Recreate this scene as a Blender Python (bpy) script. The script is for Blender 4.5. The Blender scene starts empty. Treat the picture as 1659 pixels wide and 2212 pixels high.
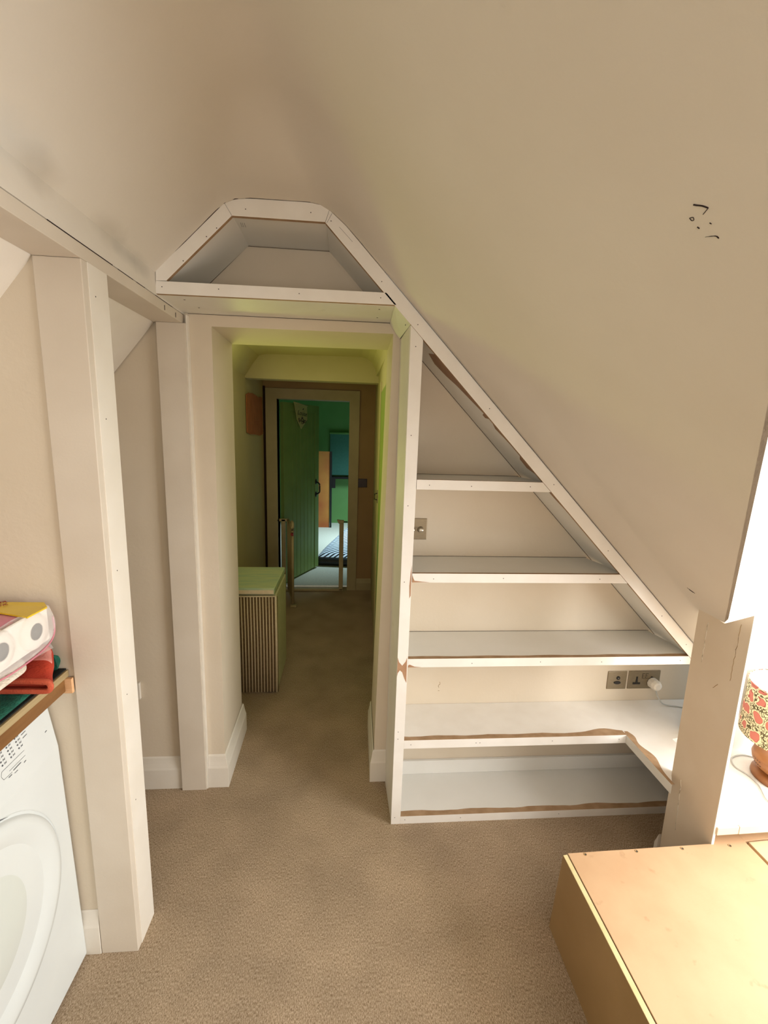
import bpy, bmesh, math, random
from mathutils import Vector, Matrix
random.seed(7)
S = bpy.context.scene
COL = S.collection

# ------------------------------------------------------------------ camera
cam_data = bpy.data.cameras.new('camera'); cam = bpy.data.objects.new('camera', cam_data); COL.objects.link(cam)
# image axes in world space (right, down, forward), fitted from the photo's vanishing points
RX = (0.99660353, -0.07638457, 0.03077025)
DN = (0.01659065, -0.17975419, -0.98357165)
FW = (0.08066078, 0.98074147, -0.17787639)
cam.matrix_world = Matrix(((RX[0], -DN[0], -FW[0], 0), (RX[1], -DN[1], -FW[1], 0), (RX[2], -DN[2], -FW[2], 1.5), (0, 0, 0, 1)))
cam_data.sensor_fit = 'HORIZONTAL'; cam_data.sensor_width = 36; cam_data.lens = 36 * 961.157 / 1659
cam_data.clip_start = 0.02
S.camera = cam
S.view_settings.view_transform = 'Standard'; S.view_settings.look = 'None'
S.view_settings.gamma = 1; S.view_settings.use_curve_mapping = False
S.view_settings.exposure = 0.75

# ------------------------------------------------------------------ sky and lights
W = bpy.data.worlds.new('sky'); S.world = W; W.use_nodes = True
bg = W.node_tree.nodes['Background']; bg.inputs[0].default_value = (0.80, 0.90, 1.0, 1); bg.inputs[1].default_value = 1.0

def area(name, loc, tgt, sx, sy, power, color):
    l = bpy.data.lights.new(name, 'AREA'); l.shape = 'RECTANGLE'; l.size = sx; l.size_y = sy; l.energy = power; l.color = color
    o = bpy.data.objects.new(name, l); COL.objects.link(o); o.location = loc
    o.rotation_euler = (Vector(tgt) - Vector(loc)).to_track_quat('-Z', 'Y').to_euler(); return o
area('window_daylight', (2.02, 0.40, 1.06), (0.0, 0.55, 1.45), 1.5, 1.15, 42, (1.0, 0.985, 0.962))
area('rear_window_daylight', (0.25, -1.72, 1.25), (0.1, 1.5, 0.9), 1.3, 1.2, 9, (1.0, 0.99, 0.972))
area('hall_green_fill', (-0.735, 2.62, 1.30), (0.20, 2.25, 1.85), 0.35, 0.5, 4.2, (0.82, 0.95, 0.18))  # added green lamp, out of view, for the glow in the hall
area('hall_ceiling_fill', (-0.30, 2.60, 2.015), (-0.30, 2.60, 0.0), 0.5, 0.5, 1.0, (0.98, 0.92, 0.72))  # added lamp under the ceiling to lift the dim hall
fr = area('far_room_daylight', (1.0, 5.9, 2.2), (0.0, 6.0, 0.0), 0.7, 0.7, 17, (0.60, 0.83, 1.0)); fr.data.spread = math.radians(80)

# ------------------------------------------------------------------ materials
def srgb(h):
    c = [int(h[i:i+2], 16) / 255 for i in (0, 2, 4)]
    return tuple((x / 12.92 if x <= .04045 else ((x + .055) / 1.055) ** 2.4) for x in c) + (1,)
def mat(name, c1, c2=None, rough=.6, scale=6, bump=.0, bscale=120, metal=0, stretch=None, spots=None, spotscale=30, spec=.5, lo=.35, hi=.65):
    m = bpy.data.materials.new(name); m.use_nodes = True; nt = m.node_tree; N = nt.nodes; L = nt.links
    b = N['Principled BSDF']; b.inputs['Roughness'].default_value = rough; b.inputs['Metallic'].default_value = metal
    b.inputs['Specular IOR Level'].default_value = spec
    tc = N.new('ShaderNodeTexCoord'); vec = tc.outputs['Object']
    if stretch:
        mp = N.new('ShaderNodeMapping'); mp.inputs['Scale'].default_value = stretch; L.new(vec, mp.inputs[0]); vec = mp.outputs[0]
    n = N.new('ShaderNodeTexNoise'); n.inputs['Scale'].default_value = scale; n.inputs['Detail'].default_value = 5; L.new(vec, n.inputs['Vector'])
    r = N.new('ShaderNodeValToRGB'); r.color_ramp.elements[0].position = lo; r.color_ramp.elements[1].position = hi
    r.color_ramp.elements[0].color = srgb(c1); r.color_ramp.elements[1].color = srgb(c2 or c1); L.new(n.outputs[0], r.inputs[0])
    out = r.outputs[0]
    if spots:
        n2 = N.new('ShaderNodeTexNoise'); n2.inputs['Scale'].default_value = spotscale; n2.inputs['Detail'].default_value = 3; L.new(vec, n2.inputs['Vector'])
        r2 = N.new('ShaderNodeValToRGB'); r2.color_ramp.elements[0].position = .66; r2.color_ramp.elements[1].position = .74
        L.new(n2.outputs[0], r2.inputs[0])
        mx = N.new('ShaderNodeMix'); mx.data_type = 'RGBA'; L.new(r2.outputs[0], mx.inputs[0]); L.new(out, mx.inputs[6]); mx.inputs[7].default_value = srgb(spots)
        out = mx.outputs[2]
    L.new(out, b.inputs['Base Color'])
    if bump:
        nb = N.new('ShaderNodeTexNoise'); nb.inputs['Scale'].default_value = bscale; nb.inputs['Detail'].default_value = 4; L.new(tc.outputs['Object'], nb.inputs['Vector'])
        bp = N.new('ShaderNodeBump'); bp.inputs['Strength'].default_value = bump; bp.inputs['Distance'].default_value = .004
        L.new(nb.outputs[0], bp.inputs['Height']); L.new(bp.outputs[0], b.inputs['Normal'])
    return m
M = {}
M['wall'] = mat('beige_plaster', 'd6c8b2', 'dbceba', .85, 3, .12, 90)
M['ceiling'] = mat('ceiling_paint', 'dcd4c7', 'e1dace', .9, 2.2, .10, 80)
M['trim'] = mat('white_trim_paint', 'e3dbcd', 'e8e1d5', .45, 7, .05, 160)
M['post'] = mat('post_paint', 'd3c7b6', 'd9cebe', .5, 5, .05, 160)
M['board'] = mat('white_primed_board', 'e2ddd2', 'e6e2d9', .4, 9, .03, 200, spots='d9d3c6', spotscale=14)
M['shelf'] = mat('shelf_paint', 'e6e4dd', 'eae8e2', .5, 6, .03, 200)
M['strip'] = mat('strip_paint', 'ece7df', 'f1ede6', .4, 12, .03, 200)
M['raw'] = mat('raw_fibreboard_edge', '9c7c5a', 'b09170', .8, 25, .1, 300)
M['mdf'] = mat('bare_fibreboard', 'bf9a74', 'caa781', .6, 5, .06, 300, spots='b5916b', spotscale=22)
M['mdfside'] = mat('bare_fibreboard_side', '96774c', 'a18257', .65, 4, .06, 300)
M['mdfedge'] = mat('sawn_fibreboard_edge', 'c9b884', 'd3c493', .75, 20, .1, 400)
M['lid'] = mat('lid_fibreboard', 'cbae88', 'd2b691', .6, 5, .05, 300)
M['carpet'] = None
M['white'] = mat('white_enamel', 'd0d4d2', 'd5d9d6', .22, 4, 0)
M['whitedoor'] = mat('white_plastic_door', 'c9cdc8', 'ced3cc', .2, 4, 0)
M['black'] = mat('black_paint', '141212', '1c1a18', .4, 20)
M['print'] = mat('grey_print_and_shade', '55565a', '5e6064', .6, 20)
M['screw'] = mat('screw_hole', '3a342e', '4a4239', .5, 50)
M['pine'] = mat('pine_endgrain', 'd3a272', 'dcb084', .7, 60, .1, 200, stretch=(1, 1, 5))
M['ply'] = mat('ply_edge', '97835c', 'a8946c', .6, 40, .05, 200, stretch=(1, .1, 3))
M['wood'] = mat('oiled_timber', '6d4721', '8a6133', .5, 9, .08, 80, stretch=(1, .25, 3), spots='3f2713', spotscale=9)
M['blackfelt'] = mat('dark_underlay', '0e0f0d', '1a1c18', .95, 40)
M['green_towel'] = mat('green_towelling', '0b4a3a', '15604b', .95, 60, .9, 260)
M['red_towel'] = mat('rust_velour', 'a32a14', 'b8391e', .9, 14, .5, 240)
M['red_trim'] = mat('rust_hem', 'b84a30', 'c25a3e', .9, 30, .4, 300)
M['pink_towel'] = mat('pink_velour', 'c9776c', 'd18a7e', .9, 14, .4, 240)
M['white_towel'] = mat('cream_towelling', 'd9cdb9', 'e6dccb', .95, 60, .9, 260)
M['pinkfilm'] = mat('pink_film', 'c77a88', 'd38a96', .25, 8)
M['yellowfilm'] = mat('yellow_film', 'd9b418', 'e6c423', .25, 8)
M['paper'] = mat('tissue_paper', 'ece3d6', 'f3ece2', .9, 20, .2, 90)
M['core'] = mat('grey_tube_hollow', '4a4744', '57534f', .9, 20)
M['redink'] = mat('red_ink', '8f2313', '8f2313', .5)
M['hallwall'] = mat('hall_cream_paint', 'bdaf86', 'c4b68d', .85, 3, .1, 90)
M['hallfar'] = mat('hall_beige_shaded', 'a08058', 'a8885f', .85, 3, .1, 90)  # beige wall paint with the shade at the hall end put into its colour
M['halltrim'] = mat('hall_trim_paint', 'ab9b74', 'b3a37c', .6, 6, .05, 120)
M['terracotta'] = mat('bare_terracotta_plaster', 'a8623a', 'b87045', .9, 12, .3, 90)
M['gapshade'] = mat('gap_shade', '2a1408', '331a0c', .9)
M['dgreen'] = mat('sage_green_door_paint', '7f9650', '879e57', .5, 5, .05, 120)
M['cgreen'] = mat('cupboard_green_paint', '8c9c50', '93a257', .5, 5, .05, 120)
M['farwall'] = mat('far_room_green_paint', '6c9c55', '72a15b', .8, 3, .05, 90)
M['fargreen2'] = mat('blind_fabric', '477f6c', '4d8572', .8, 30, .1, 200)
M['farfloor'] = mat('far_room_carpet', 'c2bda8', 'cbc6b2', .95, 60, .3, 300)
M['orange'] = mat('orange_board', 'd08a3c', 'b85f2e', .6, 2, .03, 100)
M['plaque'] = mat('bronze_plate', '8a7c66', '96886f', .38, 60, .03, 300, metal=.65, stretch=(1, 1, 12))
M['chrome'] = mat('brushed_metal_knob', 'b8ae9c', 'c8bfae', .25, 30, metal=.8)
M['socketblack'] = mat('black_socket_insert', '17130f', '201b16', .5, 40)
M['plug'] = mat('white_plug', 'e8e0d2', 'efe8dc', .35, 20)
M['cord'] = mat('grey_white_cord', 'b9b8b2', 'c3c2bc', .5, 20)
M['switchdark'] = mat('dark_switch', '2a0f0a', '35150e', .4, 30)
M['bowlwood'] = mat('turned_oak', '8f5a30', 'ab7446', .35, 10, .03, 100, stretch=(1, 1, 4))
M['darkwood'] = mat('dark_inlay', '4a2410', '5a2e16', .5, 20)
M['shadein'] = mat('shade_lining', 'eeeae2', 'f2efe8', .8, 10)
M['white_wall'] = mat('white_emulsion', 'efece6', 'f2efea', .9, 4, .08, 90)
M['nib'] = mat('bare_beige_board', 'dccab1', 'e1d1ba', .7, 5, .05, 120)
M['whitecrack'] = mat('filler_crack', 'f0e6d3', 'f0e6d3', .8)
M['darkcrack'] = mat('plaster_crack', '2a1c1a', '2a1c1a', .9)
M['hamperlid'] = mat('worn_green_paint', 'adc4a6', 'c6d0a4', .6, 12, .1, 60, stretch=(.6, 3, 1))
M['hamperside'] = mat('woven_fibre_cream', 'c6c49c', 'd0cda6', .8, 40, .5, 260)
M['rib'] = mat('woven_rib_cream', 'e2d2b0', 'ead9b8', .8, 60, .4, 260)
M['ribdark'] = mat('woven_rib_dark', '6b5535', '7a6340', .9, 90, .5, 260)
M['gate'] = mat('gate_paint', 'b3a076', 'bba880', .5, 20)

def carpet():
    m = bpy.data.materials.new('beige_carpet'); m.use_nodes = True; nt = m.node_tree; N = nt.nodes; L = nt.links
    b = N['Principled BSDF']; b.inputs['Roughness'].default_value = .95; b.inputs['Specular IOR Level'].default_value = .1
    tc = N.new('ShaderNodeTexCoord')
    fine = N.new('ShaderNodeTexNoise'); fine.inputs['Scale'].default_value = 230; fine.inputs['Detail'].default_value = 4; fine.inputs['Roughness'].default_value = .85
    big = N.new('ShaderNodeTexNoise'); big.inputs['Scale'].default_value = 4.5; big.inputs['Detail'].default_value = 5
    st = N.new('ShaderNodeMapping'); st.inputs['Scale'].default_value = (1.8, .7, 1); L.new(tc.outputs['Object'], st.inputs[0])
    L.new(st.outputs[0], fine.inputs['Vector']); L.new(tc.outputs['Object'], big.inputs['Vector'])
    r = N.new('ShaderNodeValToRGB'); cr = r.color_ramp
    cr.elements[0].position = .38; cr.elements[0].color = srgb('8f765b'); cr.elements[1].position = .63; cr.elements[1].color = srgb('ecd8be')
    e = cr.elements.new(.5); e.color = srgb('c6ad8e'); L.new(fine.outputs[0], r.inputs[0])
    r2 = N.new('ShaderNodeValToRGB'); r2.color_ramp.elements[0].position = .35; r2.color_ramp.elements[1].position = .65
    r2.color_ramp.elements[0].color = (.84, .83, .82, 1); r2.color_ramp.elements[1].color = (1.05, 1.04, 1.03, 1); L.new(big.outputs[0], r2.inputs[0])
    mx = N.new('ShaderNodeMix'); mx.data_type = 'RGBA'; mx.blend_type = 'MULTIPLY'; mx.inputs[0].default_value = 1
    L.new(r.outputs[0], mx.inputs[6]); L.new(r2.outputs[0], mx.inputs[7]); L.new(mx.outputs[2], b.inputs['Base Color'])
    bp = N.new('ShaderNodeBump'); bp.inputs['Strength'].default_value = .9; bp.inputs['Distance'].default_value = .006
    L.new(fine.outputs[0], bp.inputs['Height']); L.new(bp.outputs[0], b.inputs['Normal']); return m
M['carpet'] = carpet()

def striped():
    m = bpy.data.materials.new('striped_cloth'); m.use_nodes = True; nt = m.node_tree; N = nt.nodes; L = nt.links
    b = N['Principled BSDF']; b.inputs['Roughness'].default_value = .9
    tc = N.new('ShaderNodeTexCoord'); mp = N.new('ShaderNodeMapping'); mp.inputs['Rotation'].default_value = (0, 0, math.radians(38))
    w = N.new('ShaderNodeTexWave'); w.inputs['Scale'].default_value = 6.5; w.inputs['Distortion'].default_value = .8
    L.new(tc.outputs['Object'], mp.inputs[0]); L.new(mp.outputs[0], w.inputs['Vector'])
    r = N.new('ShaderNodeValToRGB'); r.color_ramp.elements[0].position = .35; r.color_ramp.elements[1].position = .5
    r.color_ramp.elements[0].color = srgb('0a0d12'); r.color_ramp.elements[1].color = srgb('e3ecf2')
    L.new(w.outputs[0], r.inputs[0]); L.new(r.outputs[0], b.inputs['Base Color']); return m
M['striped'] = striped()

def shade_mat():
    m = bpy.data.materials.new('floral_lampshade_fabric'); m.use_nodes = True; nt = m.node_tree; N = nt.nodes; L = nt.links
    b = N['Principled BSDF']; b.inputs['Roughness'].default_value = .85
    tc = N.new('ShaderNodeTexCoord')
    nz = N.new('ShaderNodeTexNoise'); nz.inputs['Scale'].default_value = 34; nz.inputs['Detail'].default_value = 1
    L.new(tc.outputs['Object'], nz.inputs['Vector'])
    ad = N.new('ShaderNodeVectorMath'); ad.operation = 'SCALE'; ad.inputs['Scale'].default_value = .028; L.new(nz.outputs['Color'], ad.inputs[0])
    sm = N.new('ShaderNodeVectorMath'); sm.operation = 'ADD'; L.new(tc.outputs['Object'], sm.inputs[0]); L.new(ad.outputs[0], sm.inputs[1])
    v = N.new('ShaderNodeTexVoronoi'); v.inputs['Scale'].default_value = 19; v.inputs['Randomness'].default_value = .35; L.new(sm.outputs[0], v.inputs['Vector'])
    sq = N.new('ShaderNodeTexVoronoi'); sq.feature = 'DISTANCE_TO_EDGE'; sq.inputs['Scale'].default_value = 115; L.new(sm.outputs[0], sq.inputs['Vector'])
    r1 = N.new('ShaderNodeValToRGB'); r1.color_ramp.interpolation = 'CONSTANT'
    r1.color_ramp.elements[0].color = srgb('5a5236'); r1.color_ramp.elements[1].position = .11; r1.color_ramp.elements[1].color = srgb('e9dcb6')
    L.new(sq.outputs[0], r1.inputs[0])
    r2 = N.new('ShaderNodeValToRGB'); r2.color_ramp.interpolation = 'CONSTANT'
    cr = r2.color_ramp; cr.elements[0].color = srgb('c9786a'); cr.elements[1].position = .36; cr.elements[1].color = srgb('a5584c')
    e = cr.elements.new(.385); e.color = srgb('ecdcb6'); L.new(v.outputs['Distance'], r2.inputs[0])
    th = N.new('ShaderNodeMath'); th.operation = 'GREATER_THAN'; th.inputs[1].default_value = .45; L.new(v.outputs['Distance'], th.inputs[0])
    mx = N.new('ShaderNodeMix'); mx.data_type = 'RGBA'; L.new(th.outputs[0], mx.inputs[0]); L.new(r2.outputs[0], mx.inputs[6]); L.new(r1.outputs[0], mx.inputs[7])
    L.new(mx.outputs[2], b.inputs['Base Color']); return m
M['shade'] = shade_mat()

def ceiling_shaded():  # grey shadow smears painted into the colour along the upstand
    m = M['ceiling'].copy(); m.name = 'shaded_ceiling_paint'; nt = m.node_tree; N = nt.nodes; L = nt.links
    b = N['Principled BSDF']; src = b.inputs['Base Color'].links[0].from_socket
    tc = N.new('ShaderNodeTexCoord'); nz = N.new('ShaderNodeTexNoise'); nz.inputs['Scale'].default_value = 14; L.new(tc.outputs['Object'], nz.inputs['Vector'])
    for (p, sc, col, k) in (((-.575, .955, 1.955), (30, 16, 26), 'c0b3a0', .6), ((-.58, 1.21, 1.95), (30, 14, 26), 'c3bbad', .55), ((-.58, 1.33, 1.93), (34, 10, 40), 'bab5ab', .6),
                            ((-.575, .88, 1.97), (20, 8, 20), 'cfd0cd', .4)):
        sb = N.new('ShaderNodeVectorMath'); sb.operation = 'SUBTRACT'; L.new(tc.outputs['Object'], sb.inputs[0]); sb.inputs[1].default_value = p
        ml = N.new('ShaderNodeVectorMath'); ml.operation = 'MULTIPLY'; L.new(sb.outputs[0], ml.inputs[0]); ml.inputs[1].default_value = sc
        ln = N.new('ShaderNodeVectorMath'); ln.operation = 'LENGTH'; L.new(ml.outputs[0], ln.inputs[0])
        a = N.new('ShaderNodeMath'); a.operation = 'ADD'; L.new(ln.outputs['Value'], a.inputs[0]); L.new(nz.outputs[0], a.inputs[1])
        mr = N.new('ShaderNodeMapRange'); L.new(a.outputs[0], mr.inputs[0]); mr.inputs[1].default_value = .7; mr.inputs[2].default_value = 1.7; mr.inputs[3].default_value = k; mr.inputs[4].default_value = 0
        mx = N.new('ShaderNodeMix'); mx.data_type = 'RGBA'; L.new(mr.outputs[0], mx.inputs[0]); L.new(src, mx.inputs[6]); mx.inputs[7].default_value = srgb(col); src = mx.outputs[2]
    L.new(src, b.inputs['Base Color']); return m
M['ceil2'] = ceiling_shaded()

# ------------------------------------------------------------------ helpers
def link(name, me, m, parent=None, smooth=False):
    o = bpy.data.objects.new(name, me); COL.objects.link(o)
    for x in (m if isinstance(m, (list, tuple)) else [m]): me.materials.append(M[x] if isinstance(x, str) else x)
    if parent: o.parent = parent; o.matrix_parent_inverse = Matrix.Translation(-Vector(parent.location))
    if smooth:
        for p in me.polygons: p.use_smooth = True
    return o
def pydata(name, vs, fs, m, parent=None, smooth=False, fix=True):
    me = bpy.data.meshes.new(name); me.from_pydata([tuple(v) for v in vs], [], fs)
    if fix:
        bm = bmesh.new(); bm.from_mesh(me); bmesh.ops.recalc_face_normals(bm, faces=bm.faces); bm.to_mesh(me); bm.free()
    me.update(); return link(name, me, m, parent, smooth)
def bev(o, w=.0012, seg=2):
    b = o.modifiers.new('b', 'BEVEL'); b.width = w; b.segments = seg; b.limit_method = 'ANGLE'; return o
def loft(name, A, B, m, parent=None, smooth=False, bv=0, raw=None):
    """closed solid between two equal-length 3-D outlines; raw(normal) picks faces for the second material"""
    n = len(A); vs = list(A) + list(B)
    fs = [tuple(range(n)), tuple(range(2 * n - 1, n - 1, -1))] + [(i, (i + 1) % n, (i + 1) % n + n, i + n) for i in range(n)]
    o = pydata(name, vs, fs, m, parent, smooth)
    if raw:
        for p in o.data.polygons:
            if raw(p.normal, p.center): p.material_index = 1
    if bv: bev(o, bv)
    return o
def prism(name, pts, ax, a, b, m, parent=None, bv=0, raw=None, smooth=False):
    f = {'Y': lambda p, t: (p[0], t, p[1]), 'X': lambda p, t: (t, p[0], p[1]), 'Z': lambda p, t: (p[0], p[1], t)}[ax]
    return loft(name, [f(p, a) for p in pts], [f(p, b) for p in pts], m, parent, smooth, bv, raw)
def box(name, x0, x1, y0, y1, z0, z1, m, parent=None, bv=.0012, raw=None):
    return prism(name, [(x0, y0), (x1, y0), (x1, y1), (x0, y1)], 'Z', z0, z1, m, parent, bv, raw)
def lathe(name, prof, c, m, parent=None, axis='Z', seg=48, smooth=True, sy=1.0, a0=0, a1=2 * math.pi):
    vs = []; n = len(prof)
    for i in range(seg):
        a = a0 + (a1 - a0) * i / seg
        for (r, h) in prof:
            x, y = r * math.cos(a), r * math.sin(a) * sy
            v = {'Z': (x, y, h), 'X': (h, x, y), 'Y': (x, -h, y)}[axis]
            vs.append((c[0] + v[0], c[1] + v[1], c[2] + v[2]))
    fs = []
    for i in range(seg):
        j = (i + 1) % seg
        for k in range(n - 1): fs.append((i * n + k, j * n + k, j * n + k + 1, i * n + k + 1))
    o = pydata(name, vs, fs, m, parent, smooth)
    bm = bmesh.new(); bm.from_mesh(o.data); bmesh.ops.remove_doubles(bm, verts=bm.verts, dist=1e-5); bmesh.ops.recalc_face_normals(bm, faces=bm.faces); bm.to_mesh(o.data); bm.free()
    if smooth:
        for p in o.data.polygons: p.use_smooth = True
    return o
def disc(name, c, r, ax, t, m, parent=None, seg=16):
    prof = [(0, 0), (r, 0), (r, t), (0, t)]
    return lathe(name, prof, c, m, parent, ax, seg, False)
def tube(name, pts, r, m, parent=None, seg=10, smooth_path=True, taper=None):
    P = [Vector(p) for p in pts]
    if smooth_path and len(P) > 2:
        Q = []
        for i in range(len(P) - 1):
            p0, p1, p2, p3 = P[max(i - 1, 0)], P[i], P[i + 1], P[min(i + 2, len(P) - 1)]
            for k in range(6):
                t = k / 6; Q.append(.5 * ((2 * p1) + (-p0 + p2) * t + (2 * p0 - 5 * p1 + 4 * p2 - p3) * t * t + (-p0 + 3 * p1 - 3 * p2 + p3) * t ** 3))
        Q.append(P[-1]); P = Q
    vs = []; fs = []
    for i, p in enumerate(P):
        d = (P[min(i + 1, len(P) - 1)] - P[max(i - 1, 0)]).normalized()
        u = d.cross(Vector((0, 0, 1)));
        if u.length < .05: u = d.cross(Vector((0, 1, 0)))
        u.normalize(); v = d.cross(u); rr = r if not taper else r * taper[min(int(i * len(taper) / len(P)), len(taper) - 1)]
        for k in range(seg):
            a = 2 * math.pi * k / seg; vs.append(p + u * math.cos(a) * rr + v * math.sin(a) * rr)
    for i in range(len(P) - 1):
        for k in range(seg): fs.append((i * seg + k, i * seg + (k + 1) % seg, (i + 1) * seg + (k + 1) % seg, (i + 1) * seg + k))
    fs.append(tuple(range(seg))); fs.append(tuple(range(len(P) * seg - 1, (len(P) - 1) * seg - 1, -1)))
    return pydata(name, vs, fs, m, parent, True)
def thing(name, label, cat, loc=(0, 0, 0), group=None):
    o = bpy.data.objects.new(name, None); COL.objects.link(o); o.location = loc; o.empty_display_size = .05
    o['label'] = label; o['category'] = cat
    if group: o['group'] = group
    return o
def tag(o, label, cat, group=None):
    o['label'] = label; o['category'] = cat
    if group: o['group'] = group
    return o
def struct(o): o['kind'] = 'structure'; return o
def text_mesh(name, s, size, mw, m, parent, ext=.0004, shear=0):
    c = bpy.data.curves.new(name, 'FONT'); c.body = s; c.size = size; c.extrude = ext; c.shear = shear; c.align_x = 'CENTER'
    t = bpy.data.objects.new(name + '_tmp', c); COL.objects.link(t); bpy.context.view_layer.update()
    me = bpy.data.meshes.new_from_object(t); bpy.data.objects.remove(t)
    me.transform(mw); me.materials.clear(); return link(name, me, m, parent)

# ------------------------------------------------------------------ floor
struct(box('floor', -1.7, 2.3, -1.9, 4.15, -.06, 0, 'carpet', bv=0))

# ------------------------------------------------------------------ front wall with the doorway (thick wall)
A = [(-1.6, 0), (-.500, 0), (-.491, 1.846), (.154, 1.851), (.127, 0), (1.75, 0), (1.75, 2.5), (-1.6, 2.5)]
B = [(-1.6, 0), (-.510, 0), (-.508, 1.848), (.162, 1.854), (.133, 0), (1.75, 0), (1.75, 2.5), (-1.6, 2.5)]
wf = struct(loft('wall_front', [(x, 1.705, z) for x, z in A], [(x, 2.05, z) for x, z in B], 'wall'))
for nm, a in (('wall_rear', (-1.6, 2.3, -1.98, -1.9, 0, 2.5)), ('wall_left', (-1.52, -1.44, -1.9, 1.705, 0, 1.2))):
    struct(box(nm, *a, 'wall', bv=0))

# ------------------------------------------------------------------ room ceiling
profF = [(-.583, 1.945), (-.49, 2.035), (-.40, 2.122), (-.375, 2.143), (-.345, 2.156), (-.30, 2.161), (-.13, 2.162), (-.10, 2.158), (-.06, 2.138), (-.02, 2.106), (.02, 2.067), (.06, 2.026)]
profN = [(-.583, 1.945), (-.47, 2.05), (-.35, 2.162), (-.315, 2.190), (-.28, 2.213), (-.245, 2.228), (-.20, 2.234), (-.165, 2.226), (-.12, 2.202), (-.06, 2.160), (.0, 2.108), (.05, 2.060)]
zf = lambda x: 2.087 - 1.021 * x
zn = lambda x: 2.11 - 1.003 * x
Lx = lambda x: .36 + (.185 - .36) * max(0, min(1, (x - .10) / .8))
yf = lambda x: 1.475 - Lx(x)
xs = [.10, .2, .35, .5, .65, .8, .95, 1.10, 1.146, 1.25, 1.36]
cols = [(a, b_) for a, b_ in zip(profF, profN)] + [((x, zf(x)), (x, zn(x))) for x in xs]
RT = 12; vs = []; nc = len(cols)
for j in range(RT + 1):
    t = j / RT; s_ = t * t * (3 - 2 * t)
    for k, (a, b_) in enumerate(cols):
        x = a[0] * (1 - s_) + b_[0] * s_; vs.append((x, 1.475 - Lx(x) * t, a[1] * (1 - s_) + b_[1] * s_))
fs = [(j * nc + k, j * nc + k + 1, (j + 1) * nc + k + 1, (j + 1) * nc + k) for j in range(RT) for k in range(nc - 1)]
kx = len(profF)                      # column of x = .10
yt = 1.475 - .36; last = RT * nc; prev = [last + k for k in range(kx + 1)]
for y in (.9, .4, -.5, -1.9):
    cur = list(range(len(vs), len(vs) + kx + 1)); vs += [(vs[last + k][0], y, vs[last + k][2]) for k in range(kx + 1)]
    fs += [(prev[k], prev[k + 1], cur[k + 1], cur[k]) for k in range(kx)]; prev = cur
edge = [last + kx] + [last + kx + i for i in range(1, 9)]          # x = .10 .. 1.146 on the fold
opening = [(1.146, 1.187), (.56, .573), (.42, .426), (.30, .28), (.30, -.8), (1.146, -1.5), (1.146, -1.9)]  # unseen part widened so more window light reaches the left ceiling
b0 = len(vs); vs += [(x, y, zn(x)) for x, y in opening]
col10 = [k for k, v in enumerate(vs) if abs(v[0] - .10) < 1e-6 and v[1] < yt - .01 and k < b0]
fs.append(tuple(edge + list(range(b0, b0 + 7)) + col10[::-1]))
b1 = len(vs); vs += [(vs[k][0], 1.705, vs[k][2] + .012) for k in range(kx + 1)]
fs += [(k, b1 + k, b1 + k + 1, k + 1) for k in range(kx)]
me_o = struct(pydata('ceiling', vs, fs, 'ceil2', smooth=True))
up = sum(p.normal.z * p.area for p in me_o.data.polygons)
sd = me_o.modifiers.new('s', 'SOLIDIFY'); sd.thickness = .03; sd.offset = 1 if up > 0 else -1
wn = me_o.modifiers.new('w', 'WEIGHTED_NORMAL'); wn.keep_sharp = True; wn.weight = 90
for e in me_o.data.edges: pass
# knocks and cracks in the slope plaster
def on_slope(pts): return [(x, y, zn(x) - .0004) for x, y in pts]
tube('crack', on_slope([(.361, .498), (.3625, .4955), (.3655, .490), (.369, .486)]), .0008, 'darkcrack', me_o, 6)
tube('crack', on_slope([(.369, .486), (.371, .495)]), .0004, 'darkcrack', me_o, 6)
tube('crack', on_slope([(.368, .511), (.3705, .5105), (.371, .508), (.369, .507), (.368, .511)]), .0004, 'darkcrack', me_o, 6)
tube('crack', on_slope([(.377, .509), (.379, .508)]), .0006, 'darkcrack', me_o, 6)
tube('crack', on_slope([(.379, .494), (.3805, .493)]), .0005, 'darkcrack', me_o, 6)
tube('crack', on_slope([(.387, .508), (.390, .497), (.393, .495)]), .0006, 'darkcrack', me_o, 6, taper=(.3, .6, .8, 1.2, .8))
tube('crack', [(1.055, 1.243, 1.0515), (1.061, 1.232, 1.0455), (1.066, 1.222, 1.0405)], .0016, 'darkcrack', me_o, 6, taper=(.4, 1, 1, .5))

# dormer: far cheek, roof, window wall, near cheek
zr = lambda x: 1.60 + .06 * (x - .5)
struct(prism('wall_dormer_far', [(.30, 1.84), (1.335, .80), (1.335, .0), (2.12, 0), (2.12, 1.86), (.30, 1.88)], 'Y', 1.42, 1.50, 'white_wall'))
struct(prism('wall_dormer_near', [(.30, 1.84), (1.15, .97), (1.15, .0), (2.12, 0), (2.12, 1.86), (.30, 1.88)], 'Y', -1.58, -1.5, 'white_wall'))
struct(loft('ceiling_dormer', [(.285, -1.58, 1.845), (2.12, -1.58, 1.82), (2.12, 1.5, 1.82), (.285, 1.5, 1.845)], [(.285, -1.58, 1.89), (2.12, -1.58, 1.89), (2.12, 1.5, 1.89), (.285, 1.5, 1.89)], 'white_wall'))
wr = struct(box('wall_right', 2.06, 2.12, -1.58, 1.5, 0, .46, 'white_wall', bv=0))
for a in ((-1.58, -.37, .46, 1.65), (1.17, 1.5, .46, 1.65), (-1.58, 1.5, 1.65, 1.86)):
    struct(box('wall_right', 2.06, 2.12, a[0], a[1], a[2], a[3], 'white_wall', bv=0))
win = struct(box('window_1', 2.085, 2.095, -.32, 1.22, .46, .47, 'white_wall', bv=0))
for y in (-.35, .40, 1.15): box('window_frame', 2.075, 2.11, y - .02, y + .02, .46, 1.65, 'trim', win)
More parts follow.
